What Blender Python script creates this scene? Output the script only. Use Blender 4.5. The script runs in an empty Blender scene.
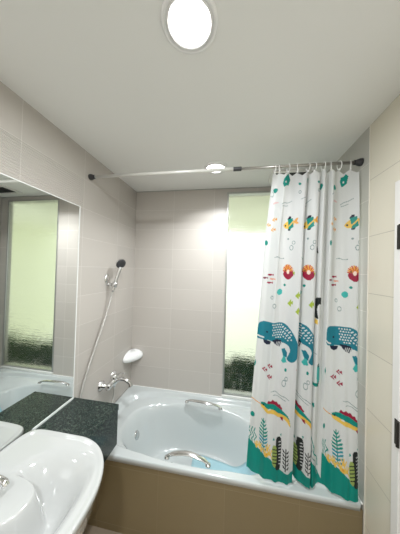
import bpy, bmesh, math, random
import numpy as np
from mathutils import Vector, Matrix
random.seed(7)
C = bpy.context.scene.collection
S = bpy.context.scene
PI = math.pi

# ---------------------------------------------------------------- camera
XL, XR, YB, YF, ZC, ZT = -1.0, 0.685, 1.907, 1.173, 2.43, 0.47
YR = -1.05
cd = bpy.data.cameras.new('camera'); cam = bpy.data.objects.new('camera', cd); C.objects.link(cam)
F = Vector((-0.16673891, 0.98589868, 0.01421023)); R = Vector((0.98568355, 0.16630217, 0.02777646)); U = Vector((-0.02502159, -0.0186382, 0.99951315))
cam.matrix_world = Matrix(((R.x, U.x, -F.x, 0), (R.y, U.y, -F.y, 0), (R.z, U.z, -F.z, 1.65), (0, 0, 0, 1)))
cd.sensor_fit = 'HORIZONTAL'; cd.sensor_width = 36; cd.lens = 200.69 / 400 * 36; cd.clip_start = .02
S.camera = cam

# ---------------------------------------------------------------- world, lamps, exposure
w = bpy.data.worlds.new('sky'); S.world = w; w.use_nodes = True
bg = w.node_tree.nodes['Background']; bg.inputs[0].default_value = (.94, 1.0, .96, 1); bg.inputs[1].default_value = 1.0
def lamp(name, x, y, power, r=.06, col=(.955, .995, 1.02), sp=150):
    l = bpy.data.lights.new(name, 'AREA'); l.shape = 'DISK'; l.size = 2 * r; l.energy = power; l.color = col; l.spread = math.radians(sp)
    o = bpy.data.objects.new(name, l); o.location = (x, y, ZC - .022); C.objects.link(o); return o
LAMPS = [(-.157, .605), (-.155, 1.51)]
lamp('main_light', *LAMPS[0], 10, sp=178); lamp('bath_light', *LAMPS[1], 6.5, sp=135)
lamp('rear_fill_light', -.1, -.5, 13, sp=175)  # added fill lamp behind the viewer, lifts the room's brightness
S.view_settings.view_transform = 'Standard'; S.view_settings.look = 'None'
S.view_settings.exposure = .66; S.view_settings.gamma = 1; S.view_settings.use_curve_mapping = False

# ---------------------------------------------------------------- material helpers
def mat(name, col, rough=.5, metal=0, **kw):
    m = bpy.data.materials.new(name); m.use_nodes = True; b = m.node_tree.nodes['Principled BSDF']
    b.inputs['Base Color'].default_value = (*col, 1); b.inputs['Roughness'].default_value = rough; b.inputs['Metallic'].default_value = metal
    for k, v in kw.items(): b.inputs[k.replace('_', ' ')].default_value = v
    return m
def nd(m, t, **kw):
    n = m.node_tree.nodes.new(t)
    for k, v in kw.items(): setattr(n, k, v)
    return n
def lk(m, a, b): m.node_tree.links.new(a, b)
def math_n(m, op, a, b=None, c=None):
    n = nd(m, 'ShaderNodeMath', operation=op)
    for i, v in enumerate((a, b, c)):
        if v is None: continue
        if isinstance(v, (int, float)): n.inputs[i].default_value = v
        else: lk(m, v, n.inputs[i])
    return n.outputs[0]
def grain(m, col, amt=.06, scale=6, bump=0.0, bscale=60):
    """a little uneven tone and bump on a plain material"""
    b = m.node_tree.nodes['Principled BSDF']
    tc = nd(m, 'ShaderNodeTexCoord'); n = nd(m, 'ShaderNodeTexNoise'); n.inputs['Scale'].default_value = scale; n.inputs['Detail'].default_value = 4
    lk(m, tc.outputs['Object'], n.inputs['Vector'])
    r = nd(m, 'ShaderNodeValToRGB')
    r.color_ramp.elements[0].color = (*[c * (1 - amt) for c in col], 1); r.color_ramp.elements[1].color = (*[min(1, c * (1 + amt)) for c in col], 1)
    lk(m, n.outputs['Fac'], r.inputs[0]); lk(m, r.outputs[0], b.inputs['Base Color'])
    if bump:
        n2 = nd(m, 'ShaderNodeTexNoise'); n2.inputs['Scale'].default_value = bscale; lk(m, tc.outputs['Object'], n2.inputs['Vector'])
        bp = nd(m, 'ShaderNodeBump'); bp.inputs['Strength'].default_value = bump; bp.inputs['Distance'].default_value = .002
        lk(m, n2.outputs['Fac'], bp.inputs['Height']); lk(m, bp.outputs[0], b.inputs['Normal'])
    return m
def tile_mat(name, axis, col, grout, w_, h_, x0, z0, rough=.32, joint=.0022, rib=None, var=.03):
    """stack-bonded ceramic tiles: axis 0 runs along x, 1 along y, 2 = floor"""
    m = mat(name, col, rough); b = m.node_tree.nodes['Principled BSDF']
    g = nd(m, 'ShaderNodeNewGeometry'); sx = nd(m, 'ShaderNodeSeparateXYZ'); lk(m, g.outputs['Position'], sx.inputs[0])
    a = sx.outputs[0] if axis in (0, 2) else sx.outputs[1]; z = sx.outputs[1] if axis == 2 else sx.outputs[2]
    cb = nd(m, 'ShaderNodeCombineXYZ'); lk(m, math_n(m, 'SUBTRACT', a, x0 - 40 * w_), cb.inputs[0]); lk(m, math_n(m, 'SUBTRACT', z, z0 - 40 * h_), cb.inputs[1])
    br = nd(m, 'ShaderNodeTexBrick', offset=0.0, squash=1.0); lk(m, cb.outputs[0], br.inputs['Vector'])
    br.inputs['Scale'].default_value = 1; br.inputs['Brick Width'].default_value = w_; br.inputs['Row Height'].default_value = h_
    br.inputs['Mortar Size'].default_value = joint / 2; br.inputs['Mortar Smooth'].default_value = .2; br.inputs['Bias'].default_value = 0
    br.inputs['Color1'].default_value = (*[c * (1 - var) for c in col], 1); br.inputs['Color2'].default_value = (*[c * (1 + var) for c in col], 1); br.inputs['Mortar'].default_value = (*grout, 1)
    lk(m, br.outputs['Color'], b.inputs['Base Color'])
    h = math_n(m, 'MULTIPLY', br.outputs['Fac'], -1.0)
    nz = nd(m, 'ShaderNodeTexNoise'); nz.inputs['Scale'].default_value = 9; lk(m, g.outputs['Position'], nz.inputs['Vector'])
    h = math_n(m, 'ADD', h, math_n(m, 'MULTIPLY', nz.outputs['Fac'], .25))
    if rib:
        zlo, zhi, ymax = rib
        s = math_n(m, 'SINE', math_n(m, 'MULTIPLY', z, 2 * PI / .0125))
        k = math_n(m, 'MULTIPLY', math_n(m, 'GREATER_THAN', z, zlo), math_n(m, 'LESS_THAN', z, zhi))
        k = math_n(m, 'MULTIPLY', k, math_n(m, 'LESS_THAN', a, ymax))
        h = math_n(m, 'ADD', h, math_n(m, 'MULTIPLY', math_n(m, 'MULTIPLY', s, k), 1.8))
    bp = nd(m, 'ShaderNodeBump'); bp.inputs['Strength'].default_value = .5; bp.inputs['Distance'].default_value = .0015
    lk(m, h, bp.inputs['Height']); lk(m, bp.outputs[0], b.inputs['Normal'])
    return m

TILE = (.50, .465, .425); GROUT = (.66, .63, .59)
M = {}
M['tile_left'] = tile_mat('left_wall_tile', 1, TILE, GROUT, .405, .195, .78, ZC, rough=.25, rib=(2.044, 2.233, 1.18))
M['tile_back'] = tile_mat('back_wall_tile', 0, TILE, GROUT, .4, .195, -1.0, ZC)
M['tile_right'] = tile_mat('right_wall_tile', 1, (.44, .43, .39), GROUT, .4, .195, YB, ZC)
M['tile_near'] = tile_mat('near_wall_tile', 1, (.66, .615, .51), (.42, .38, .32), 2.4, .292, -1.2, ZC, rough=.3, joint=.003)
M['tile_apron'] = tile_mat('apron_tile', 0, (.215, .165, .085), (.25, .20, .12), .4, .36, -.82, .40, rough=.3)
M['tile_floor'] = tile_mat('floor_tile', 2, (.36, .29, .22), (.42, .38, .33), .3, .3, -1.0, YR, rough=.35)
M['ceiling'] = grain(mat('ceiling_paint', (.84, .84, .81), .6), (.84, .84, .81), .015, 3, .05, 90)
M['white_paint'] = grain(mat('white_paint', (.75, .73, .70), .4), (.75, .73, .70), .02)
M['acrylic'] = grain(mat('tub_acrylic', (.53, .56, .555), .12, Coat_Weight=.5, Coat_Roughness=.05), (.53, .56, .555), .01, 2)
M['ceramic'] = grain(mat('basin_ceramic', (.47, .475, .465), .07, Coat_Weight=.6, Coat_Roughness=.03), (.47, .475, .465), .01, 2)
M['chrome'] = grain(mat('chrome', (.72, .72, .72), .1, 1), (.72, .72, .72), .03)
M['steel_hose'] = mat('hose_steel', (.55, .53, .50), .28, 1)
M['dark_plastic'] = grain(mat('dark_plastic', (.035, .035, .038), .45), (.035, .035, .038), .2, 20)
M['black_metal'] = grain(mat('black_metal', (.03, .028, .025), .4, .6), (.03, .028, .025), .1, 20)
M['rod'] = grain(mat('rod_enamel', (.74, .73, .69), .3, .2), (.74, .73, .69), .03)
M['rod_inner'] = grain(mat('rod_inner_steel', (.42, .40, .37), .3, .8), (.42, .40, .37), .03)
M['mirror'] = mat('mirror_silver', (.86, .875, .86), .0, 1)
M['mirror_edge'] = grain(mat('mirror_sealant', (.78, .79, .77), .3), (.78, .79, .77), .02)
M['alu'] = grain(mat('window_aluminium', (.42, .42, .40), .35, .7), (.42, .42, .40), .04)
M['sill'] = grain(mat('sill_white', (.78, .78, .75), .35), (.78, .78, .75), .02)
M['corner'] = grain(mat('corner_trim', (.74, .70, .61), .3), (.74, .70, .61), .02)
M['ring'] = grain(mat('ring_plastic', (.82, .82, .80), .25), (.82, .82, .80), .02)
M['mat_blue'] = grain(mat('blue_rubber', (.36, .56, .62), .4), (.36, .56, .62), .08, 30)
M['shell'] = grain(mat('soap_dish_plastic', (.88, .88, .87), .25), (.88, .88, .87), .01)
M['canopy'] = grain(mat('canopy_cream', (.95, .95, .80), .7), (.95, .95, .80), .05, 3)
M['boards'] = grain(mat('painted_boards', (.92, .94, .74), .6), (.92, .94, .74), .04, 2)
M['concrete'] = grain(mat('pale_concrete', (.84, .84, .76), .8), (.84, .84, .76), .06, 2)
M['leaf'] = grain(mat('hedge_leaf', (.022, .052, .014), .6, Specular_IOR_Level=.15), (.022, .052, .014), .5, 8)
M['stem'] = grain(mat('hedge_stem', (.10, .07, .04), .8), (.10, .07, .04), .2, 20)
# ribs of the hose
hm = M['steel_hose']; g = nd(hm, 'ShaderNodeTexCoord'); wv = nd(hm, 'ShaderNodeTexWave'); wv.bands_direction = 'Z'; wv.inputs['Scale'].default_value = 70
lk(hm, g.outputs['Object'], wv.inputs['Vector']); bp = nd(hm, 'ShaderNodeBump'); bp.inputs['Strength'].default_value = .5; bp.inputs['Distance'].default_value = .002
lk(hm, wv.outputs['Fac'], bp.inputs['Height']); lk(hm, bp.outputs[0], hm.node_tree.nodes['Principled BSDF'].inputs['Normal'])
# granite
gm = mat('black_granite', (.02, .03, .03), .13, Specular_IOR_Level=.3); b = gm.node_tree.nodes['Principled BSDF']
tc = nd(gm, 'ShaderNodeTexCoord'); vo = nd(gm, 'ShaderNodeTexVoronoi'); vo.inputs['Scale'].default_value = 260; lk(gm, tc.outputs['Object'], vo.inputs['Vector'])
sp = nd(gm, 'ShaderNodeSeparateColor'); lk(gm, vo.outputs['Color'], sp.inputs[0])
nz = nd(gm, 'ShaderNodeTexNoise'); nz.inputs['Scale'].default_value = 90; nz.inputs['Detail'].default_value = 6; lk(gm, tc.outputs['Object'], nz.inputs['Vector'])
rr = nd(gm, 'ShaderNodeValToRGB'); rr.color_ramp.elements[0].position = .35; rr.color_ramp.elements[0].color = (.008, .016, .016, 1)
rr.color_ramp.elements[1].position = .95; rr.color_ramp.elements[1].color = (.08, .10, .08, 1)
e = rr.color_ramp.elements.new(.68); e.color = (.013, .023, .021, 1)
lk(gm, math_n(gm, 'ADD', math_n(gm, 'MULTIPLY', sp.outputs[0], .6), math_n(gm, 'MULTIPLY', nz.outputs['Fac'], .6)), rr.inputs[0]); lk(gm, rr.outputs[0], b.inputs['Base Color'])
M['granite'] = gm
# patterned obscure glass
gl = mat('obscure_glass', (.95, .98, .94), .10, 0, Transmission_Weight=1.0, IOR=1.35); b = gl.node_tree.nodes['Principled BSDF']
tc = nd(gl, 'ShaderNodeTexCoord'); mp = nd(gl, 'ShaderNodeMapping'); mp.inputs['Scale'].default_value = (2.2, 2.2, 22); lk(gl, tc.outputs['Object'], mp.inputs[0])
nz = nd(gl, 'ShaderNodeTexNoise'); nz.inputs['Scale'].default_value = 1.6; nz.inputs['Detail'].default_value = 3; lk(gl, mp.outputs[0], nz.inputs['Vector'])
bp = nd(gl, 'ShaderNodeBump'); bp.inputs['Strength'].default_value = .55; bp.inputs['Distance'].default_value = .02; lk(gl, nz.outputs['Fac'], bp.inputs['Height']); lk(gl, bp.outputs[0], b.inputs['Normal'])
M['glass'] = gl
def glow(name, col, s):
    m = mat(name, col, .4); b = m.node_tree.nodes['Principled BSDF']; b.inputs['Emission Color'].default_value = (*col, 1); b.inputs['Emission Strength'].default_value = s; return m
M['lens'] = glow('lamp_lens', (1, .99, .97), 4.0)

# ---------------------------------------------------------------- mesh helpers
def obj(name, bm, m, parent=None, smooth=False, label=None):
    me = bpy.data.meshes.new(name)
    bmesh.ops.recalc_face_normals(bm, faces=bm.faces)
    bm.to_mesh(me); bm.free(); me.materials.append(m)
    if smooth:
        for p in me.polygons: p.use_smooth = True
    o = bpy.data.objects.new(name, me); C.objects.link(o)
    if parent is not None:
        off = Vector(parent.location)
        pp = parent.parent
        while pp is not None: off = off + Vector(pp.location); pp = pp.parent
        me.transform(Matrix.Translation(-off)); o.parent = parent
    if label: o['label'] = label
    return o
def thing(name, label, cat, loc=(0, 0, 0), group=None):
    o = bpy.data.objects.new(name, None); C.objects.link(o); o.location = loc; o.empty_display_size = .05
    return tag(o, label, cat, group)
def tag(o, label, cat, group=None):
    o['label'] = label; o['category'] = cat
    if group: o['group'] = group
    return o
def struct(name, bm, m, parent=None, **k):
    o = obj(name, bm, m, parent, **k)
    if parent is None: o['kind'] = 'structure'
    return o
def box(bm, x0, x1, y0, y1, z0, z1, bev=0, seg=2):
    vs = [bm.verts.new(v) for v in ((x0, y0, z0), (x1, y0, z0), (x1, y1, z0), (x0, y1, z0), (x0, y0, z1), (x1, y0, z1), (x1, y1, z1), (x0, y1, z1))]
    fs = [bm.faces.new([vs[i] for i in f]) for f in ((0, 3, 2, 1), (4, 5, 6, 7), (0, 1, 5, 4), (1, 2, 6, 5), (2, 3, 7, 6), (3, 0, 4, 7))]
    if bev:
        es = list({e for f in fs for e in f.edges}); bmesh.ops.bevel(bm, geom=es, offset=bev, segments=seg, affect='EDGES', profile=.5)
    return bm
def B(*a, **k): return box(bmesh.new(), *a, **k)
def spline(pts, n=10):
    P = [Vector(p) for p in pts]; P = [2 * P[0] - P[1]] + P + [2 * P[-1] - P[-2]]; out = []
    for i in range(1, len(P) - 2):
        a, b_, c, d = P[i - 1:i + 3]
        for k in range(n):
            t = k / n; out.append(.5 * ((2 * b_) + (c - a) * t + (2 * a - 5 * b_ + 4 * c - d) * t * t + (3 * b_ - a - 3 * c + d) * t ** 3))
    out.append(P[-2]); return out
def tube(bm, pts, r, seg=12, flat=1.0, up=None, caps=True):
    """round (or flattened) tube along points; r number or list"""
    pts = [Vector(p) for p in pts]; rs = r if hasattr(r, '__len__') else [r] * len(pts); rings = []
    t0 = (pts[1] - pts[0]).normalized(); ref = Vector(up) if up else (Vector((0, 0, 1)) if abs(t0.z) < .9 else Vector((1, 0, 0)))
    n = (ref - t0 * ref.dot(t0)).normalized()
    for i, p in enumerate(pts):
        t = (pts[min(i + 1, len(pts) - 1)] - pts[max(i - 1, 0)]).normalized()
        n = (n - t * n.dot(t)).normalized(); bn = t.cross(n)
        rings.append([bm.verts.new(p + n * math.cos(2 * PI * k / seg) * rs[i] * flat + bn * math.sin(2 * PI * k / seg) * rs[i]) for k in range(seg)])
    for a, c in zip(rings, rings[1:]):
        for k in range(seg): bm.faces.new((a[k], a[(k + 1) % seg], c[(k + 1) % seg], c[k]))
    if caps: bm.faces.new(rings[0][::-1]); bm.faces.new(rings[-1])
    return bm
def lathe(bm, o, axis, prof, seg=32):
    """prof = [(distance along axis, radius)]"""
    o = Vector(o); a = Vector(axis).normalized(); ref = Vector((0, 0, 1)) if abs(a.z) < .9 else Vector((1, 0, 0))
    u = a.cross(ref).normalized(); v = a.cross(u); rings = []
    for d, r in prof:
        if r < 1e-6: rings.append([bm.verts.new(o + a * d)])
        else: rings.append([bm.verts.new(o + a * d + (u * math.cos(2 * PI * k / seg) + v * math.sin(2 * PI * k / seg)) * r) for k in range(seg)])
    for p, q in zip(rings, rings[1:]):
        for k in range(seg):
            k2 = (k + 1) % seg
            if len(p) == 1 and len(q) == 1: continue
            if len(p) == 1: bm.faces.new((p[0], q[k], q[k2]))
            elif len(q) == 1: bm.faces.new((p[k], p[k2], q[0]))
            else: bm.faces.new((p[k], p[k2], q[k2], q[k]))
    return bm
def T(): return bmesh.new()
def grid_mesh(bm, rows, closed=True):
    """rows of equal-length vert lists -> faces"""
    for a, c in zip(rows, rows[1:]):
        n = len(a)
        for k in range(n if closed else n - 1): bm.faces.new((a[k], a[(k + 1) % n], c[(k + 1) % n], c[k]))
def sm(a, b_, x):
    t = max(0, min(1, (x - a) / (b_ - a))); return t * t * (3 - 2 * t)

# ---------------------------------------------------------------- room shell
WX0, WX1, WZ0, WZ1 = -.08, .60, .475, 2.392        # window opening
struct('floor', B(XL - .1, XR + .1, YR - .1, YB + .12, -.1, 0), M['tile_floor'])
struct('ceiling', B(XL - .1, XR + .1, YR - .1, YB + .12, ZC, ZC + .1), M['ceiling'])
struct('wall_left', B(XL - .1, XL, YR - .1, YB + .12, 0, ZC), M['tile_left'])
bm = B(XL, WX0, YB, YB + .12, 0, ZC); box(bm, WX1, XR, YB, YB + .014, 0, ZC); box(bm, WX0, WX1, YB, YB + .12, 0, WZ0); box(bm, WX0, WX1, YB, YB + .12, WZ1, ZC)
struct('wall_back', bm, M['tile_back'])
struct('wall_right', B(XR, XR + .1, YF - .005, YB + .12, 0, ZC), M['tile_right'])
bm = B(XR, XR + .1, .99, YF - .005, 0, ZC); box(bm, XR, XR + .1, YR - .1, .10, 0, ZC); box(bm, XR, XR + .1, .10, .99, 2.05, ZC)
struct('wall_right_near', bm, M['tile_near'])
struct('wall_rear', B(XL, XR, YR - .1, YR, 0, ZC), M['white_paint'])
struct('trim_1', B(XR - .003, XR, YF - .010, YF - .002, .0, ZC, bev=.001), M['corner'])          # pale corner trim where the tiles change
tm = B(XL, XR, YB - .006, YB - .0005, ZC - .006, ZC)
struct('trim_2', tm, M['alu'])
# door
d = bpy.data.objects.new('door_1', None); C.objects.link(d); d['kind'] = 'structure'
bm = B(XR - .012, XR + .1, .945, .984, 0, 2.05, bev=.003); box(bm, XR - .012, XR + .1, .10, .14, 0, 2.05, bev=.003); box(bm, XR - .012, XR + .1, .14, .945, 2.01, 2.05, bev=.003)
obj('door_frame', bm, M['white_paint'], d)
obj('door_panel', B(XR + .01, XR + .05, .145, .94, .01, 2.005, bev=.003), M['white_paint'], d)
for z0 in (.958, 1.758):
    bm = B(XR - .0155, XR - .0125, .940, .964, z0, z0 + .102, bev=.001); tube(bm, [(XR - .018, .942, z0), (XR - .018, .942, z0 + .102)], .006)
    obj('hinge', bm, M['black_metal'], d)
bm = T(); lathe(bm, (XR + .01, .21, 1.0), (-1, 0, 0), [(0, .026), (.008, .026), (.01, .01), (.045, .01), (.045, 0)]); tube(bm, [(XR - .035, .21, 1.0), (XR - .038, .33, 1.0)], .009)
obj('door_handle', bm, M['black_metal'], d)

# window
wn = bpy.data.objects.new('window_1', None); C.objects.link(wn); wn['kind'] = 'structure'
gy = YB + .008
bm = B(WX0, WX0 + .016, YB - .004, YB + .06, WZ0, WZ1, bev=.002); box(bm, WX1 - .016, WX1, YB - .004, YB + .018, WZ0, WZ1, bev=.002)
box(bm, WX0 + .016, WX1 - .016, YB - .004, YB + .06, WZ1 - .016, WZ1, bev=.002); box(bm, WX0 + .016, WX1 - .016, YB, YB + .06, WZ0 + .018, WZ0 + .032, bev=.002)
obj('window_frame', bm, M['alu'], wn)
obj('window_sill', B(WX0 - .004, WX1 + .004, YB - .012, YB + .06, WZ0 - .004, WZ0 + .018, bev=.003), M['sill'], wn)
obj('window_pane', B(WX0 + .016, WX1 - .016, gy, gy + .006, WZ0 + .032, WZ1 - .016), M['glass'], wn)

# outside
tag(obj('garden_paving', B(-6, 6, YB + .13, 12, -.12, -.02), M['concrete']), 'pale paving outside, beyond the tall frosted window', 'paving')
tag(obj('canopy', B(-3, 2.45, YB + .13, 4.3, 2.45, 2.52, bev=.01), M['canopy']), 'cream canopy outside, seen blurred through the top of the window', 'canopy')
hs_ = thing('neighbour_house', 'pale yellow-green boarded house wall outside, seen blurred in the mirror through the window', 'house', (2.6, 6, -.02))
bm = T()
for k in range(24): box(bm, 2.5, 2.56, 2.3, 11, -.02 + k * .2, .165 + k * .2, bev=.008)
box(bm, 2.53, 2.7, 2.3, 11, -.02, 4.8)
obj('boarded_wall', bm, M['boards'], hs_)
hd = thing('hedge', 'dark green hedge outside, blurred through the bottom of the window', 'hedge', (.2, 2.52, -.02))
bm = T()
for k in range(9000):
    x = random.uniform(-2.2, 2.4); th = random.uniform(0, PI); rr_ = random.uniform(.75, 1)
    y = 2.52 + .34 * rr_ * math.cos(th); z = .05 + (.47 + .04 * math.sin(x * 5) + .03 * math.sin(x * 13)) * rr_ * math.sin(th) ** .6
    c = Vector((x, y, z)); a = Vector((random.gauss(0, 1), random.gauss(0, 1), random.gauss(0, 1))).normalized(); q = a.orthogonal().normalized(); s = random.uniform(.03, .055)
    vs = [bm.verts.new(c + v) for v in (a * s, q * s * .45, -a * s, -q * s * .45)]; bm.faces.new(vs)
obj('foliage', bm, M['leaf'], hd)
for k in range(16):
    x = -2.1 + k * .3; bm = T(); tube(bm, [(x, 2.52, -.02), (x + .03, 2.54, .2), (x - .02, 2.5, .36)], [.014, .01, .006], seg=6)
    obj('stem', bm, M['stem'], hd)

# ---------------------------------------------------------------- mirror
mr = thing('wall_mirror', 'large frameless mirror on the left tiled wall above the basin', 'mirror', (XL, .3, .815))
obj('glass', B(XL, XL + .005, -.45, 1.146, .812, 2.037), M['mirror'], mr)
bm = B(XL, XL + .007, 1.146, 1.151, .8, 2.042); box(bm, XL, XL + .007, -.455, 1.146, 2.037, 2.042); box(bm, XL, XL + .008, .885, 1.146, .8005, .812)
obj('edge_sealant', bm, M['mirror_edge'], mr)

# ---------------------------------------------------------------- bathtub
tb = thing('bathtub', 'white built-in bathtub with chrome grab handles below the window', 'bathtub', (-.16, 1.54, 0))
def sup(x, y, cx, cy, ax, bx, ay, n): 
    a = bx if x > cx else ax
    return (abs((x - cx) / a) ** n + abs((y - cy) / ay) ** n) ** (1 / n)
def tubz(x, y):
    r1 = sup(x, y, -.157, 1.545, .805, .80, .332, 3.6); r2 = sup(x, y, -.26, 1.50, .56, .56, .30, 2.6)
    z = ZT
    z -= .035 * sm(1.0, .93, r1)
    z -= .05 * sm(.9, .55, r1) * (.3 + .7 * sm(-.2, .35, x))
    dep = .31 * (1 - sm(.62, 1.0, r2)) ** .8
    return z - dep
cx, cy = -.16, 1.54
x0, x1, y0, y1 = XL + .001, XR - .001, YF, YB - .001
NT, NR = 256, 90; rows = []; bm = T()
angs = [2 * PI * k / NT for k in range(NT)]
def bound(t, xa, xb, ya, yb, ox, oy):
    c, s = math.cos(t), math.sin(t); k = 1e9
    if c > 1e-9: k = min(k, (xb - ox) / c)
    if c < -1e-9: k = min(k, (xa - ox) / c)
    if s > 1e-9: k = min(k, (yb - oy) / s)
    if s < -1e-9: k = min(k, (ya - oy) / s)
    return ox + c * k, oy + s * k
bd = [bound(t, x0, x1, y0, y1, cx, cy) for t in angs]
for i in range(1, NR + 1):
    r = i / NR; row = []
    for bx_, by_ in bd:
        x, y = cx + (bx_ - cx) * r, cy + (by_ - cy) * r; z = tubz(x, y)
        row.append(bm.verts.new((x, y, z - (.004 if i == NR else 0))))
    rows.append(row)
grid_mesh(bm, rows)
c0 = bm.verts.new((cx, cy, tubz(cx, cy)))
for k in range(NT): bm.faces.new((c0, rows[0][k], rows[0][(k + 1) % NT]))
skirt = [bm.verts.new((x, y, ZT - .034)) for x, y in bd]; inn = [bm.verts.new((cx + (x - cx) * .975, cy + (y - cy) * .975, ZT - .034)) for x, y in bd]
grid_mesh(bm, [rows[-1], skirt, inn])
obj('tub_shell', bm, M['acrylic'], tb, smooth=True)
obj('apron', B(XL + .001, XR - .001, YF + .006, YF + .03, 0, ZT - .034), M['tile_apron'], tb)
obj('wall_sealant', B(XL + .001, XR - .001, YB - .007, YB - .001, ZT - .004, ZT + .004, bev=.002), M['sill'], tb)
obj('wall_sealant', B(XR - .009, XR - .001, YF + .003, YB - .008, ZT - .004, ZT + .005, bev=.002), M['sill'], tb)
def grab(pts):
    p = spline(pts, 8); n = len(p); rs = [.008 + .010 * math.sin(PI * i / (n - 1)) ** .6 for i in range(n)]
    bm = T(); tube(bm, p, rs, seg=16, flat=.45); 
    for e_ in (p[0], p[-1]): lathe(bm, e_ + Vector((0, 0, -.012)), (0, 0, 1), [(0, .017), (.008, .016), (.013, .008), (.014, 0)], 16)
    return bm
obj('grab_handle', grab([(-.385, 1.775, .476), (-.34, 1.768, .488), (-.24, 1.75, .498), (-.14, 1.748, .491), (-.085, 1.752, .474)]), M['chrome'], tb, smooth=True)
obj('grab_handle', grab([(-.385, 1.232, .476), (-.345, 1.24, .488), (-.26, 1.25, .496), (-.17, 1.245, .486), (-.125, 1.235, .472)]), M['chrome'], tb, smooth=True)
bm = T(); lathe(bm, (-.742, 1.54, .30), (1, 0, .35), [(0, .033), (.006, .033), (.010, .026), (.011, 0)], 24)
obj('overflow_cover', bm, M['chrome'], tb, smooth=True)
bm = T(); lathe(bm, (-.45, 1.54, tubz(-.45, 1.54) - .001), (0, 0, 1), [(0, .03), (.003, .028), (.004, .012), (.008, .01), (.008, 0)], 24)
obj('drain', bm, M['chrome'], tb, smooth=True)

# blue bath mat on the bottom of the tub (follows the bottom)
bm = T(); tops, bots = [], []
for i in range(17):
    q = [(-.29 + .70 * j / 30, 1.34 + (.335 - .09 * j / 30) * i / 16) for j in range(31)]
    tops.append([bm.verts.new((x, y, tubz(x, y) + .010)) for x, y in q]); bots.append([bm.verts.new((x, y, tubz(x, y) + .004)) for x, y in q])
grid_mesh(bm, tops, closed=False); grid_mesh(bm, bots, closed=False)
rim = lambda g: g[0] + [w_[-1] for w_ in g[1:]] + g[-1][-2::-1] + [w_[0] for w_ in g[-2:0:-1]]
grid_mesh(bm, [rim(tops), rim(bots)])
tag(obj('bath_mat', bm, M['mat_blue'], smooth=True), 'light blue non-slip mat on the bottom of the bathtub', 'bath mat')

# ---------------------------------------------------------------- vanity: granite ledge, basin, tap
gr = thing('granite_countertop', 'dark speckled granite ledge between the white basin and the bathtub', 'countertop', (-.84, .6, .56))
bm = B(XL + .001, -.686, .875, 1.166, .765, .80, bev=.0015); box(bm, XL + .001, -.686, -.25, .315, .765, .80, bev=.0015)
box(bm, XL + .001, -.93, .315, .875, .765, .80)
obj('worktop', bm, M['granite'], gr)
bm = B(-.711, -.689, .845, 1.163, .555, .765); box(bm, -.711, -.689, -.25, .345, .555, .765); box(bm, -.711, -.689, .345, .845, .555, .60); box(bm, XL + .001, -.711, 1.141, 1.163, .555, .765)
obj('front_panel', bm, M['granite'], gr)

bs = thing('wash_basin', 'white ceramic wash basin set in the dark granite ledge', 'wash basin', (-.73, .595, .6))
BCX, BCY, BH = -.72, .595, .285
def brim(t):
    c, s = math.cos(t), math.sin(t); n = 2.2 if c > 0 else 9; ax = .25 if c > 0 else .272
    # blend exponents so the outline stays smooth at the corners
    k = (abs(c / ax) ** n + abs(s / BH) ** n) ** (-1 / n)
    return BCX + c * k, BCY + s * k
def basz(x, y, r):
    z = .83 - .004 * sm(.97, .9, r)
    # bowl, deepest near its middle
    xr_ = x - (-.665); a = .155 if xr_ > 0 else .205; rb = (abs(xr_ / a) ** 2.5 + abs((y - BCY) / .235) ** 2.5) ** (1 / 2.5)
    bowl = .135 * (1 - sm(.25, 1.02, rb))
    # raised tongue running out from the tap deck
    rt = (abs((x + .83) / .15) ** 2.6 + abs((y - BCY - .0) / .082) ** 2.6) ** (1 / 2.6)
    k = sm(1.28, .92, rt)
    return z - bowl * (1 - k) - .004 * k
bm = T(); rows = []; NT2, NR2 = 200, 100
bb = [brim(2 * PI * k / NT2) for k in range(NT2)]
for i in range(1, NR2 + 1):
    r = i / NR2
    rows.append([bm.verts.new((BCX + (x - BCX) * r, BCY + (y - BCY) * r, basz(BCX + (x - BCX) * r, BCY + (y - BCY) * r, r) - (.0035 if i == NR2 else 0))) for x, y in bb])
for sc, z in ((1.004, .820), (1.0, .806), (.985, .801), (.96, .78), (.90, .72), (.78, .64), (.5, .60)):
    rows.append([bm.verts.new((max(XL + .009, BCX + (x - BCX) * sc), BCY + (y - BCY) * sc, z)) for x, y in bb])
grid_mesh(bm, rows)
c0 = bm.verts.new((BCX, BCY, basz(BCX, BCY, 0))); c1 = bm.verts.new((BCX, BCY, .595))
for k in range(NT2): bm.faces.new((c0, rows[0][k], rows[0][(k + 1) % NT2])); bm.faces.new((c1, rows[-1][(k + 1) % NT2], rows[-1][k]))
for v in bm.verts: v.co.x = max(v.co.x, XL + .009)
obj('bowl', bm, M['ceramic'], bs, smooth=True)
bm = T(); lathe(bm, (-.60, BCY, basz(-.60, BCY, .5) - .001), (0, 0, 1), [(0, .022), (.003, .02), (.004, .01), (.004, 0)], 24)
obj('drain', bm, M['chrome'], bs, smooth=True)

ft = thing('basin_tap', 'chrome tap at the back of the wash basin by the mirror', 'tap', (-.905, .612, .828))
bm = T(); lathe(bm, (-.905, .612, .8265), (0, 0, 1), [(0, .029), (.006, .028), (.012, .022), (.06, .021), (.075, .019), (.078, 0)], 28)
obj('tap_body', bm, M['chrome'], ft, smooth=True)
bm = T(); tube(bm, spline([(-.895, .612, .865), (-.85, .611, .872), (-.80, .609, .868), (-.785, .608, .855)], 6), .0115, 14)
obj('spout', bm, M['chrome'], ft, smooth=True)
bm = T(); lathe(bm, (-.905, .612, .905), (0, 0, 1), [(0, .019), (.012, .018), (.018, .008), (.018, 0)], 24); tube(bm, [(-.905, .612, .915), (-.94, .612, .935)], [.007, .005], 10)
obj('lever', bm, M['chrome'], ft, smooth=True)

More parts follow.
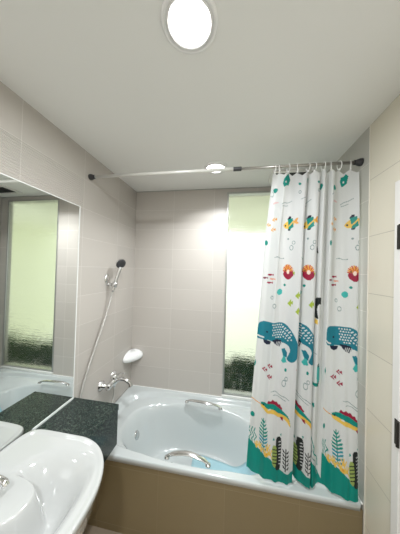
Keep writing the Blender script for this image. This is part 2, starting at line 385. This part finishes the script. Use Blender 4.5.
# ---------------------------------------------------------------- shower mixer, hose, hand shower
mx = thing('bath_mixer_tap', 'chrome wall mixer tap over the left end of the bathtub', 'tap', (XL, 1.51, .72))
for y in (1.43, 1.59):
    bm = T(); lathe(bm, (XL + .0005, y, .725), (1, 0, 0), [(0, .038), (.008, .038), (.016, .027), (.03, .018), (.055, .017), (.055, 0)], 28)
    obj('wall_flange', bm, M['chrome'], mx, smooth=True)
bm = T(); lathe(bm, (XL + .062, 1.415, .725), (0, 1, 0), [(0, 0), (0, .020), (.012, .025), (.03, .023), (.06, .023), (.07, .029), (.12, .029), (.13, .023), (.16, .023), (.178, .025), (.19, .020), (.19, 0)], 28)
obj('mixer_body', bm, M['chrome'], mx, smooth=True)
bm = T(); p = spline([(XL + .07, 1.51, .722), (XL + .11, 1.512, .745), (XL + .15, 1.516, .745), (XL + .19, 1.52, .722), (XL + .202, 1.523, .694)], 7); tube(bm, p, [.0155] * (len(p) - 5) + [.0155, .016, .018, .018, .018], 16)
obj('spout', bm, M['chrome'], mx, smooth=True)
bm = T(); lathe(bm, (XL + .062, 1.51, .742), (0, .05, 1), [(0, .026), (.02, .027), (.034, .022), (.042, 0)], 24); tube(bm, spline([(XL + .07, 1.515, .775), (XL + .11, 1.52, .792), (XL + .15, 1.524, .793)], 5), .0085, 12, flat=.5)
obj('lever', bm, M['chrome'], mx, smooth=True)
bm = T(); lathe(bm, (XL + .062, 1.51, .71), (0, 0, -1), [(0, .011), (.02, .013), (.03, .011), (.03, 0)], 16)
obj('hose_outlet', bm, M['chrome'], mx, smooth=True)

hs = thing('hand_shower', 'chrome hand shower with ribbed hose held on the left wall', 'shower head', (XL + .03, 1.475, 1.45))
hd0, hd1 = Vector((XL + .045, 1.472, 1.455)), Vector((XL + .092, 1.498, 1.655))
bm = T(); p = [hd0.lerp(hd1, i / 12) for i in range(13)]; tube(bm, p, [.0115 + .0045 * (i / 12) for i in range(13)], 16)
obj('handle', bm, M['chrome'], hs, smooth=True)
ax = Vector((.72, -.42, -.42)).normalized(); ho = Vector((XL + .086, 1.506, 1.686))
bm = T(); lathe(bm, ho, ax, [(-.027, 0), (-.023, .022), (-.009, .036), (.008, .042), (.013, .040)], 28)
obj('head_shell', bm, M['chrome'], hs, smooth=True)
bm = T(); lathe(bm, ho + ax * .012, ax, [(0, .040), (.004, .038), (.006, .018), (.005, 0)], 28)
obj('spray_face', bm, M['dark_plastic'], hs, smooth=True, label='dark grey spray face')
hosep = spline([(XL + .045, 1.472, 1.46), (XL + .036, 1.462, 1.40), (XL + .03, 1.425, 1.29), (XL + .026, 1.37, 1.17), (XL + .022, 1.30, 1.03), (XL + .02, 1.245, .92), (XL + .018, 1.205, .82), (XL + .018, 1.19, .72), (XL + .018, 1.215, .61), (XL + .022, 1.30, .535), (XL + .03, 1.40, .51), (XL + .05, 1.48, .54), (XL + .062, 1.51, .60), (XL + .062, 1.51, .682)], 12)
bm = T(); tube(bm, hosep, .0075, 12)
obj('hose', bm, M['steel_hose'], hs, smooth=True)
hb = thing('shower_bracket', 'chrome wall bracket gripping the hand shower', 'bracket', (XL, 1.462, 1.53))
bm = T(); lathe(bm, (XL + .0005, 1.455, 1.56), (1, 0, 0), [(0, .024), (.008, .023), (.012, .012), (.013, 0)], 28)
for v in bm.verts: v.co.z = 1.56 + (v.co.z - 1.56) * 1.5
obj('wall_plate', bm, M['chrome'], hb, smooth=True)
bm = T(); lathe(bm, (XL + .006, 1.462, 1.515), (1, .1, 0), [(0, .013), (.03, .013), (.03, 0)], 20); 
lathe(bm, hd0.lerp(hd1, .2) , (hd1 - hd0), [(0, .0165), (0, .021), (.038, .0215), (.038, .0165), (0, .0165)], 24)
obj('holder', bm, M['chrome'], hb, smooth=True)

# corner soap dish
sd = thing('soap_dish', 'white scallop-shaped soap dish in the tiled corner above the bathtub', 'soap dish', (XL, YB, .78))
bm = T(); rows = []; rad = .135; nseg = 30
def sdr(t): return rad * (1 - .10 * math.cos(4 * t + PI) * .5)
prof = [(.12, .866), (.40, .865), (.68, .855), (.88, .836), (.98, .812), (1.0, .792), (.975, .772), (.88, .752), (.70, .734), (.45, .722), (.15, .716)]
prof = [(f, .782 + (z - .79) * .74) for f, z in prof]
for f, z in prof:
    rows.append([bm.verts.new((XL + .002 + .86 * sdr(t) * f * math.cos(t), YB - .002 - 1.18 * sdr(t) * f * math.sin(t), z)) for t in [PI / 2 * k / nseg for k in range(nseg + 1)]])
grid_mesh(bm, rows, closed=False)
bmesh.ops.holes_fill(bm, edges=[e for e in bm.edges if e.is_boundary])
obj('dish', bm, M['shell'], sd, smooth=True)
bm = T(); rows = []
for k in range(7):
    t = PI / 4 + (k - 3) * .10; pts = [(XL + .002 + .86 * sdr(t) * f * math.cos(t), YB - .002 - 1.18 * sdr(t) * f * math.sin(t), z + .001) for f, z in prof[1:5]]
    tube(bm, pts, .0022, 6)
obj('ridges', bm, M['shell'], sd, smooth=True)

# ---------------------------------------------------------------- ceiling lights and vent
for (x, y), lab in zip(LAMPS + [(-.1, -.5)], ('round white recessed ceiling light, the large one nearest the viewer', 'round ceiling light over the bathtub, half hidden by the curtain rod', 'unseen round ceiling light behind the viewer, added to brighten the room')):  # last fitting is added to go with the unseen rear fill lamp
    t = thing('ceiling_light', lab, 'ceiling light', (x, y, ZC), 'round ceiling lights')
    bm = T(); lathe(bm, (x, y, ZC), (0, 0, -1), [(-.0, .090), (.004, .090), (.008, .086), (.009, .078), (.004, .075), (.008, .072), (.012, .070), (.002, .066), (-.0, .065)], 56)
    obj('trim_ring', bm, M['shell'], t, smooth=True)
    bm = T(); lathe(bm, (x, y, ZC), (0, 0, -1), [(.001, .0655), (.008, .062), (.014, .044), (.016, 0)], 48)
    obj('lens', bm, M['lens'], t, smooth=True)
vt = thing('ceiling_vent', 'square extractor vent with dark grille, on the ceiling behind the shower curtain', 'vent', (.42, 1.70, ZC))
vx0, vx1, vy0, vy1 = .27, .57, 1.60, 1.80
bm = B(vx0, vx1, vy0, vy0 + .03, ZC - .012, ZC, bev=.002); box(bm, vx0, vx1, vy1 - .03, vy1, ZC - .012, ZC, bev=.002); box(bm, vx0, vx0 + .03, vy0 + .03, vy1 - .03, ZC - .012, ZC, bev=.002); box(bm, vx1 - .03, vx1, vy0 + .03, vy1 - .03, ZC - .012, ZC, bev=.002)
obj('frame', bm, M['white_paint'], vt)
bm = B(vx0 + .03, vx1 - .03, vy0 + .03, vy1 - .03, ZC - .003, ZC)
for k in range(9): y = vy0 + .038 + k * .0145; box(bm, vx0 + .03, vx1 - .03, y, y + .006, ZC - .010, ZC - .003)
obj('grille', bm, M['dark_plastic'], vt)

# ---------------------------------------------------------------- curtain rod and rings
RY = 1.235
def rodz(x): return 2.272
rd = thing('curtain_rod', 'slim telescopic curtain rod between left wall and right wall, just below the ceiling', 'curtain rod', (0, RY, 2.27))
bm = T(); tube(bm, [(XL + .02, RY, rodz(0)), (.0, RY, rodz(0))], .0105, 16); obj('outer_tube', bm, M['rod'], rd, smooth=True)
bm = T(); tube(bm, [(.0, RY, rodz(0)), (XR - .02, RY, rodz(0))], .0085, 16); obj('inner_tube', bm, M['rod_inner'], rd, smooth=True)
bm = T(); tube(bm, [(-.018, RY, rodz(0)), (.03, RY, rodz(0))], .0125, 16); obj('collar', bm, M['dark_plastic'], rd, label='dark collar')
for x, s in ((XL, 1), (XR, -1)):
    bm = T(); lathe(bm, (x + s * .001, RY, rodz(0)), (s, 0, 0), [(0, .02), (.012, .02), (.03, .0135), (.04, .013), (.04, 0)], 24)
    obj('end_cap', bm, M['dark_plastic'], rd, label='dark rubber end cap')

RX = [.226, .252, .300, .352, .408, .442, .490, .530, .572, .628]
ring0 = None
ZTOP = 2.236
ring_labels = ['white curtain ring on the rod, first from the free left edge of the curtain', 'white curtain ring on the rod, second from the free left edge of the curtain', 'white curtain ring on the rod, third from the free left edge of the curtain', 'white curtain ring on the rod, fourth from the free left edge of the curtain', 'white curtain ring on the rod, fifth from the free left edge of the curtain', 'white curtain ring on the rod, fifth from the right wall', 'white curtain ring on the rod, fourth from the right wall', 'white curtain ring on the rod, third from the right wall', 'white curtain ring on the rod, second from the right wall', 'white curtain ring on the rod, nearest the right wall']
for i, x in enumerate(RX):
    if ring0 is None:
        bm = T(); pts = []
        n = 28
        for k in range(n + 1):
            a = 2 * PI * k / n; pts.append((0, .0155 * math.sin(a), -.012 + .0245 * math.cos(a)))
        tube(bm, pts, .0022, 8, up=(1, 0, 0), caps=False)
        lathe(bm, (-.004, 0, -.0355), (1, 0, 0), [(0, 0), (0, .006), (.008, .006), (.008, 0)], 12)
        o = ring0 = obj('curtain_ring', bm, M['ring'], smooth=True)
    else: o = ring0.copy(); C.objects.link(o)
    o.location = (x, RY, 2.272); o.rotation_euler = (0, 0, random.uniform(-.5, .5))
    tag(o, ring_labels[i], 'curtain ring', 'white rings along the curtain rod')

# ---------------------------------------------------------------- shower curtain
# printed pattern, laid out on the cloth: u runs across one repeat (100 units = the hung width), v runs down the cloth
def lin(x, xs, ys): return np.interp(x, xs, ys)
def xl_(v): return lin(v, (170, 232, 310, 400, 460, 490), (273, 264.5, 258.5, 251, 247.5, 246.5))
def xr_(v): return lin(v, (170, 490), (359.5, 357.5))
def cu(x, y): return (x - xl_(y)) * 100 / (xr_(y) - xl_(y))
def PT(pts): return [(cu(x, y), y) for x, y in pts]
TEAL = (.0, .27, .22); WH = (.012, .20, .27); NAVY = (.01, .015, .04); OR = (.80, .36, .05); YE = (.85, .55, .10); RED = (.33, .01, .045); LIME = (.38, .50, .05); WHITE = (.73, .735, .73); BLK = (.015, .02, .02); LT = (.05, .45, .42); GREY = (.25, .33, .33)
def inpoly(u, v, poly):
    c = np.zeros(u.shape, bool); n = len(poly)
    for i in range(n):
        x1, y1 = poly[i]; x2, y2 = poly[(i + 1) % n]
        if y1 == y2: continue
        m = ((y1 > v) != (y2 > v)) & (u < (x2 - x1) * (v - y1) / (y2 - y1) + x1); c ^= m
    return c
class Print:
    def __init__(s, u, v): s.u, s.v = u, v; s.c = np.tile(np.array(WHITE), (len(u), 1))
    def poly(s, pts, col, smooth=False):
        p = PT(pts)
        if smooth: p = [tuple(q)[:2] for q in spline([(a, b_, 0) for a, b_ in p + [p[0]]], 5)]
        s.c[inpoly(s.u, s.v, p)] = col
    def ell(s, x, y, rx, ry, col, ring=0):
        U0 = cu(x, y); d = ((s.u - U0) / rx) ** 2 + ((s.v - y) / ry) ** 2
        m = d < 1
        if ring: m &= d > (1 - ring) ** 2
        s.c[m] = col
    def line(s, pts, w_, col):
        p = PT(pts)
        if len(p) > 2: p = [tuple(q)[:2] for q in spline([(a, b_, 0) for a, b_ in p], 5)]
        m = np.zeros(s.u.shape, bool)
        for (x1, y1), (x2, y2) in zip(p, p[1:]):
            dx, dy = x2 - x1, y2 - y1; L = dx * dx + dy * dy + 1e-9
            t = np.clip(((s.u - x1) * dx + (s.v - y1) * dy) / L, 0, 1); m |= (s.u - x1 - t * dx) ** 2 + (s.v - y1 - t * dy) ** 2 < (w_ / 2) ** 2
        s.c[m] = col
    def tri(s, x, y, r, col, eye=True):
        s.poly([(x - r, y), (x + r * .3, y - r), (x + r * .1, y - r * .1), (x + r, y - r * .6), (x + r, y + r * .6), (x + r * .1, y + r * .1), (x + r * .3, y + r)], col)
        if eye: s.ell(x - r * .1, y, r * .22, r * .22, WHITE)
def draw(P_):
    L, E, PO = P_.line, P_.ell, P_.poly
    # top row
    PO([(285, 177), (290, 173), (292, 177), (290, 184), (285, 187), (283.5, 182)], TEAL); E(287.2, 181.5, .9, 1.2, WHITE)
    E(276, 189, 2.6, 2.6, TEAL); L([(270, 196), (273, 195.5), (274, 192.5), (273, 191)], .7, GREY); E(276, 202, 2.6, .8, (.75, .5, .5)); L([(273, 203), (279, 202.5)], .6, (.75, .5, .5))
    E(302, 182, 1.5, 1.5, TEAL); E(302, 191, 1.5, 1.8, GREY, .4)
    L([(282.5, 205), (286, 203), (290, 202), (294, 200)], .6, GREY); L([(283, 207), (286.5, 206), (289.5, 205)], .6, GREY)
    L([(303, 199), (308, 197.5), (312, 198), (316, 196)], .6, GREY)
    # little orange fish
    for x, y in ((274.5, 219.5), (268.3, 225), (273, 229.8)): P_.tri(x, y, 2.4, OR)
    # striped fish
    PO([(289, 219), (291.5, 215.5), (293.5, 216), (293, 221)], NAVY); PO([(290, 226), (289.5, 230.5), (292, 230.5), (294, 226)], NAVY)
    PO([(284, 226), (287, 222.5), (291, 220), (295, 219.5), (297, 221.5), (295.5, 225), (291, 228), (287, 228.5)], YE, True)
    PO([(289.5, 219), (295, 217.5), (295.5, 227), (290.5, 229.5)], TEAL); L([(290, 226.5), (293, 223.5), (295.5, 221)], 1.2, YE)
    PO([(295.5, 221.5), (298, 218), (300.2, 217.5), (299, 221), (300.5, 223.5), (298, 224)], OR); E(286.8, 225.6, 1.0, 1.0, NAVY)
    # bubbles, marks
    E(290, 239, 1, 1, GREY); E(295.5, 242.8, 1.7, 2, GREY, .35); E(293.3, 248, 2, 2.7, GREY, .3); E(265.5, 243.5, 2.3, 2.6, TEAL); E(304, 258, .9, .9, TEAL)
    L([(274.5, 258.5), (278, 258), (281, 259.2), (285, 259)], .6, GREY)
    # lion fish
    for k in range(11):
        a = PI * (.0 + k / 10) ; L([(289.5, 272), (289.5 + 5 * math.cos(a), 271.5 - 6 * math.sin(a))], 1.3, OR if k % 2 else (.60, .12, .05))
    PO([(284.8, 272.5), (294.5, 272.5), (295, 276), (292.5, 279), (289.8, 280.6), (286.8, 279), (284.6, 276)], RED, True); E(289.8, 272.5, 1.5, 2.2, (.9, .7, .6)); E(287, 271, .7, .7, BLK)
    PO([(294.5, 273.5), (296.2, 271.5), (296.2, 276)], LIME)
    # small red fish
    for x, y, c in ((270, 276, RED), (264.5, 279.3, BLK if False else (.2, .02, .05)), (272, 280.2, (.75, .35, .25)), (269, 284, RED)):
        E(x, y, 2.3, .95, c); PO([(x + 1.5, y), (x + 3.6, y - 1.1), (x + 3.6, y + 1.1)], c)
    E(280.5, 293, 3, 3.1, LT); E(286, 286, 1.3, 1.3, TEAL); E(305, 286.5, 1.6, 1.6, TEAL); E(272, 299, 1.5, 2, GREY, .4); E(274.8, 307, 2, 2.4, GREY, .3)
    for x, y in ((299.5, 295.5), (292, 303.5), (299.5, 311)): PO([(x - 3, y + 1), (x + 1, y - 4), (x + .8, y - 1), (x + 2.6, y - 2.4), (x + 2.4, y + 2), (x + .8, y + 1), (x + .4, y + 4)], LIME)
    # whale
    PO([(256.6, 331), (258, 326), (262, 324), (268, 323.5), (278, 323.5), (286, 324.5), (292, 330), (297, 338), (300.3, 347), (299.8, 355), (296, 360.5), (291, 361.5), (288, 359), (290, 354.5), (291.5, 350), (289.5, 346), (284, 343.5), (276, 342.5), (270, 341.5), (264, 342.3), (257, 341), (256, 337)], WH, True)
    PO([(282.5, 350), (286, 349), (288.8, 353), (287, 358), (288, 362.5), (284, 363.5), (282, 361), (284.5, 357)], LT); PO([(282.6, 349.5), (286, 348.8), (288.8, 353.5), (288, 358), (284.5, 356)], WH)
    L([(256, 337.5), (260, 339.4), (263.5, 340)], 1.5, WHITE)
    PO([(262.8, 342), (271.5, 342), (270, 345.5), (266.5, 346.6), (264, 345.3)], NAVY); PO([(272.5, 340), (278, 340.3), (282, 341), (282.8, 344), (280.5, 347.5), (276.5, 346)], NAVY)
    for k in range(4): L([(276.2 + k * 1.6, 346.6), (277.8 + k * 1.6, 342.8)], .55, WHITE)
    E(267, 334, 1.0, 1.0, NAVY)
    for i in range(9):
        for j in range(6):
            x = 273.5 + i * 2.25 + (j % 2) * 1.1; y = 325.8 + j * 2.5 + max(0, i - 4) * 1.7
            if j * 2.5 + (8 - i) * 0 > 14 - abs(i - 2) * .8: continue
            E(x, y, .72, .72, WHITE)
    # red arrow fish
    for x, y in ((270.3, 366.3), (264.5, 371.3), (269.8, 376.8)): P_.tri(x, y, 2.8, RED)
    E(287, 370, 1.1, 1.8, TEAL); E(299, 368.5, 1.2, 1.2, (.6, .3, .35), .5); PO([(298, 376), (300.5, 370.5), (302, 373), (300.5, 376.5)], TEAL); PO([(306.5, 373), (309, 370), (308.5, 374)], TEAL)
    E(285, 383, 2, 3.4, GREY, .25); E(287.5, 378.5, 1.5, 2.2, GREY, .35); E(306, 386, 2.2, 3.4, GREY, .25)
    PO([(252.8, 366), (255, 363), (255.4, 367), (254, 370)], TEAL)
    L([(272, 392), (276, 391.5), (279, 393), (283, 395.5), (286, 396), (290, 398)], .6, GREY); L([(274, 395.5), (278, 395), (281, 396.5), (284, 398.5), (287, 399.5)], .6, GREY)
    # swordfish
    L([(249.5, 402), (257, 405.2), (264, 407)], .8, OR)
    PO([(268, 402), (269.5, 400), (271.5, 401.3), (273.5, 399.8), (275.5, 401.5), (277.5, 401), (279, 403), (281, 403), (282, 405.5), (283.5, 406.5), (283, 409), (268, 405)], RED)
    PO([(261, 404), (266, 403), (272, 403.6), (279, 406), (285, 410), (289.2, 413.2), (291, 417.5), (291.5, 423), (288.8, 418), (286, 415.4), (280, 414), (273, 412.5), (266, 410), (261, 407)], TEAL, True)
    PO([(261, 406), (267, 407.5), (274, 409.6), (282, 412.2), (288.5, 414.5), (290.8, 418), (291, 422.5), (287.6, 418), (281, 415.4), (273, 413.6), (266, 411.3), (261.4, 408.6)], YE, True)
    E(263.5, 406, .9, .9, NAVY); E(270.5, 409, 1.5, .7, WHITE); PO([(281, 415), (284, 415), (284.5, 418.5), (282.5, 417.5)], RED)
    # sea floor plants
    E(252.4, 419.3, 2.2, 2.6, TEAL)
    for k, x in enumerate((250, 252.8, 255.5)): L([(x, 432), (x - 1.2, 436), (x + 1.2, 440), (x - .8, 444), (x + 1.2, 449)], .9, TEAL)
    L([(264.3, 419), (264.4, 450)], .9, TEAL)
    for k in range(9):
        y = 421 + k * 3.2; r = 1.8 + min(k, 3) * .6
        for s_ in (-1, 1): PO([(264.3, y + 1.2), (264.3 + s_ * r * 1.35, y - 1.8), (264.3 + s_ * r * 1.2, y + .6), (264.3, y + 2.8)], TEAL if k < 5 else (.02, .30, .38))
    # ground
    PO([(240, 444), (248, 445), (254, 447), (260, 450.5), (267, 453), (272, 457), (278, 462), (285, 465.5), (291, 465.5), (297, 463), (303, 462), (311, 456), (319, 452), (324, 458), (329, 466), (333, 470), (338, 473), (340, 520), (240, 520)], TEAL)
    for x, y in ((257, 447), (260, 446), (262, 449), (266, 449), (269, 445), (271, 450), (274, 455)):
        for k in (-1, 0, 1): L([(x, y + 3), (x + k * 2.0, y - 2 - (k == 0))], .9, YE)
    E(268, 452, 2.2, 2.2, YE); E(268, 452, .9, .9, OR)
    # dark cactus with a yellow one before it
    PO([(277, 437.5), (277.8, 434.3), (280.5, 433.2), (282.4, 435.2), (282.8, 442), (282.2, 455), (280.6, 463.8), (276.4, 462.5), (276, 450)], BLK, True)
    for k in range(8): L([(280.2, 438.5 + k * 2.9), (281.8, 438 + k * 2.9)], .8, WHITE)
    PO([(273.4, 446), (275, 442.5), (277.4, 444), (277.6, 455), (276, 462), (273.2, 459)], (.35, .45, .12), True)
    for k in range(5): L([(274, 447 + k * 3), (277.6, 445.5 + k * 3)], .9, BLK)
    PO([(274.8, 435.5), (276, 437.8), (273.8, 438.8)], TEAL); PO([(281.5, 431), (283.2, 430.5), (282.2, 433.4)], TEAL)
    # black sprig
    L([(287.2, 443.5), (286.8, 453), (286.6, 464)], .8, BLK)
    for k in range(5):
        y = 446 + k * 3.6
        for s_ in (-1, 1): PO([(286.9, y + 2), (286.9 + s_ * 2.2, y - 1.4), (286.9 + s_ * 3.2, y - 1.6), (286.9 + s_ * 2.4, y + 1)], BLK)
    # things right of the whale, inside the folds
    for y in (179, 188): E(320.5, y, 1.7, 1.0, BLK)
    E(326, 187, 2.6, 3.2, TEAL); L([(318, 212), (319, 216), (318, 222), (320, 226)], .8, BLK); E(320, 243, 1, 3.4, BLK, .5); L([(322.5, 247), (323.5, 253)], 1.2, BLK); E(320.4, 275, 2, 2.2, GREY, .35)
    PO([(318.5, 305), (321, 299), (324, 296.5), (329, 297), (326.8, 300.5), (328.4, 304), (325, 303), (323, 308), (324, 318), (317.5, 318)], BLK, True)
    PO([(317.3, 316), (324, 317), (323.8, 322.5), (317.3, 321.5)], YE); L([(317.3, 316.5), (324, 317.5)], .9, WHITE)
    L([(317, 350.5), (323, 350.5)], .8, GREY)
    PO([(323.5, 362), (328, 361), (329.3, 371), (328, 380), (324, 379), (323, 371)], LT, True); E(326, 361.5, 2.1, 2.1, BLK); E(326, 361.5, .8, .8, WHITE); E(326, 380, 2.1, 2.1, BLK); E(326, 380, .8, .8, WHITE)
    L([(315.5, 380), (323, 379.5)], 3.2, TEAL)
    PO([(318, 399), (320.5, 396.5), (321, 399.5), (319.5, 402)], TEAL); L([(314, 430), (319, 440), (318, 446), (323, 452), (324, 460), (327, 466)], .9, GREY); L([(317, 428), (321, 438), (321, 444), (326, 450), (327, 458)], .9, TEAL)

# cross-section of the hung cloth: (across 0..100, outward offset in cm at top, at bottom, pattern coordinate)
PER = 80.0
path = [(0, -1.5, 1.0, 0), (3, .3, 0, 3), (7, 1.0, -1.2, 7), (12, -.8, -2.8, 12), (16, -2.2, -3.6, 17), (22, .8, -4.2, 22), (29, 1.6, -4.6, 29), (36, .6, -4.6, 36), (41, -.6, -4.0, 41), (43.2, .8, -2.6, 44),
        (40, 3.0, .6, 49), (30, 3.6, 1.6, 59), (22, 4.4, 3.0, 68), (19, 5.2, 4.0, 73), (22, 6.0, 5.0, 78), (30, 5.4, 5.0, 86), (39, 4.4, 4.6, 95), (44.5, 2.6, 3.4, 102),
        (47, .6, .0, PER + 26), (52, -1.2, -3.4, PER + 31), (56, -1.4, -4.2, PER + 35.5), (58.2, .6, -4.2, PER + 38.5), (55, 2.4, -.6, PER + 43), (52, 3.4, .4, PER + 48), (54, 4.2, 1.2, PER + 53), (58, 2.2, .8, PER + 60),
        (60, -1.6, -4.0, PER + 65), (63, -1.8, -3.4, PER + 68), (65.5, 1.4, -1.0, PER + 71), (68, 1.0, -.2, PER + 74), (70, -1.6, -.6, PER + 77.5), (73, -1.4, -1.6, PER + 84), (77, .8, -4.0, PER + 88), (83, 1.8, -5.8, PER + 94), (89, 1.4, -6.8, PER + 100), (94, .4, -7.4, PER + 105), (98, -.8, -5.4, PER + 109), (100, -1.6, -1.0, PER + 111.5)]
fine = spline([(a, b_, s_) for a, b_, c_, s_ in path], 14); fineb = spline([(a, c_, s_) for a, b_, c_, s_ in path], 14)
fa = np.array([[p.x, p.y, p.z] for p in fine]); fb = np.array([p.y for p in fineb])
ss = np.arange(0, PER + 111.5, .42); order = np.maximum.accumulate(fa[:, 2])
pa = np.interp(ss, order, fa[:, 0]); pt_ = np.interp(ss, order, fa[:, 1]) / 100 * 1.25; pb = np.interp(ss, order, fb) / 100
pb = pb + .0045 * np.sin(pa * .62 + .8) + .0015 * np.sin(pa * 1.13)
ZB = .487
zz = np.linspace(ZTOP, ZB, 640)
v_of_z = 212.3 + (2.0 - zz) * 173.6
XLZ = np.interp(zz, [.48, .536, .889, 1.42, 1.885, 2.25], [.102, .104, .121, .153, .178, .214]); XRZ = np.interp(zz, [.48, 2.25], [.672, .668])
SS, ZZ = np.meshgrid(ss, zz); nr, nc = SS.shape
k = ((ZTOP - ZZ) / (ZTOP - ZB)); kk = k ** 1.6
X = XLZ[:, None] + (XRZ - XLZ)[:, None] * pa[None, :] / 100
amp = .012 + .0 * k
Y = RY + pt_[None, :] * (1 - kk) * np.clip(.55 + k * 3, 0, 1) + pb[None, :] * kk + .0012 * np.sin(ZZ * 9 + SS * .31) * k
# hem sags between the rings
topsag = np.zeros_like(ss)
for i, x in enumerate(pa):
    xw = .214 + (.668 - .214) * x / 100; dd = min(abs(xw - r_) for r_ in RX); topsag[i] = min(dd, .03) / .03
Zf = ZZ - topsag[None, :] * .022 * np.clip(1 - k * 9, 0, 1) ** 2
uu = np.mod(SS.ravel(), PER); 
uu = np.where(SS.ravel() > PER + 77.6, SS.ravel() - (PER + 78.3), uu)
vv = np.repeat(v_of_z, nc)
P_ = Print(uu, vv); draw(P_)
fu = SS.ravel()
me = bpy.data.meshes.new('curtain_cloth')
co = np.stack([X.ravel(), Y.ravel(), Zf.ravel()], 1)
idx = np.arange(nr * nc).reshape(nr, nc)
faces = np.stack([idx[:-1, :-1], idx[1:, :-1], idx[1:, 1:], idx[:-1, 1:]], -1).reshape(-1, 4)
cc = thing('shower_curtain', 'white shower curtain printed with whales, fish and teal seabed, hanging at the right', 'shower curtain', (.42, RY, ZTOP))
co = co - np.array(cc.location)
me.vertices.add(len(co)); me.vertices.foreach_set('co', co.astype(np.float32).ravel())
me.loops.add(faces.size); me.loops.foreach_set('vertex_index', faces.ravel().astype(np.int32))
me.polygons.add(len(faces)); me.polygons.foreach_set('loop_start', np.arange(0, faces.size, 4, dtype=np.int32)); me.polygons.foreach_set('loop_total', np.full(len(faces), 4, dtype=np.int32))
me.update(calc_edges=True); me.validate()
me.polygons.foreach_set('use_smooth', np.ones(len(faces), bool))
ca = me.color_attributes.new('print', 'FLOAT_COLOR', 'POINT')
ca.data.foreach_set('color', np.concatenate([P_.c, np.ones((len(P_.c), 1))], 1).astype(np.float32).ravel())
cm = bpy.data.materials.new('printed_polyester'); cm.use_nodes = True; nt = cm.node_tree; b = nt.nodes['Principled BSDF']
at = nd(cm, 'ShaderNodeAttribute', attribute_name='print'); lk(cm, at.outputs['Color'], b.inputs['Base Color']); b.inputs['Roughness'].default_value = .45
tr = nd(cm, 'ShaderNodeBsdfTranslucent'); lk(cm, at.outputs['Color'], tr.inputs['Color']); mxs = nd(cm, 'ShaderNodeMixShader'); mxs.inputs[0].default_value = .42
lk(cm, b.outputs[0], mxs.inputs[1]); lk(cm, tr.outputs[0], mxs.inputs[2]); lk(cm, mxs.outputs[0], nt.nodes['Material Output'].inputs['Surface'])
wn_ = nd(cm, 'ShaderNodeTexNoise'); wn_.inputs['Scale'].default_value = 35; tcn = nd(cm, 'ShaderNodeTexCoord'); lk(cm, tcn.outputs['Object'], wn_.inputs['Vector'])
bp = nd(cm, 'ShaderNodeBump'); bp.inputs['Strength'].default_value = .15; bp.inputs['Distance'].default_value = .004; lk(cm, wn_.outputs['Fac'], bp.inputs['Height']); lk(cm, bp.outputs[0], b.inputs['Normal'])
me.materials.append(cm)
oc = bpy.data.objects.new('printed_cloth', me); C.objects.link(oc); oc.parent = cc
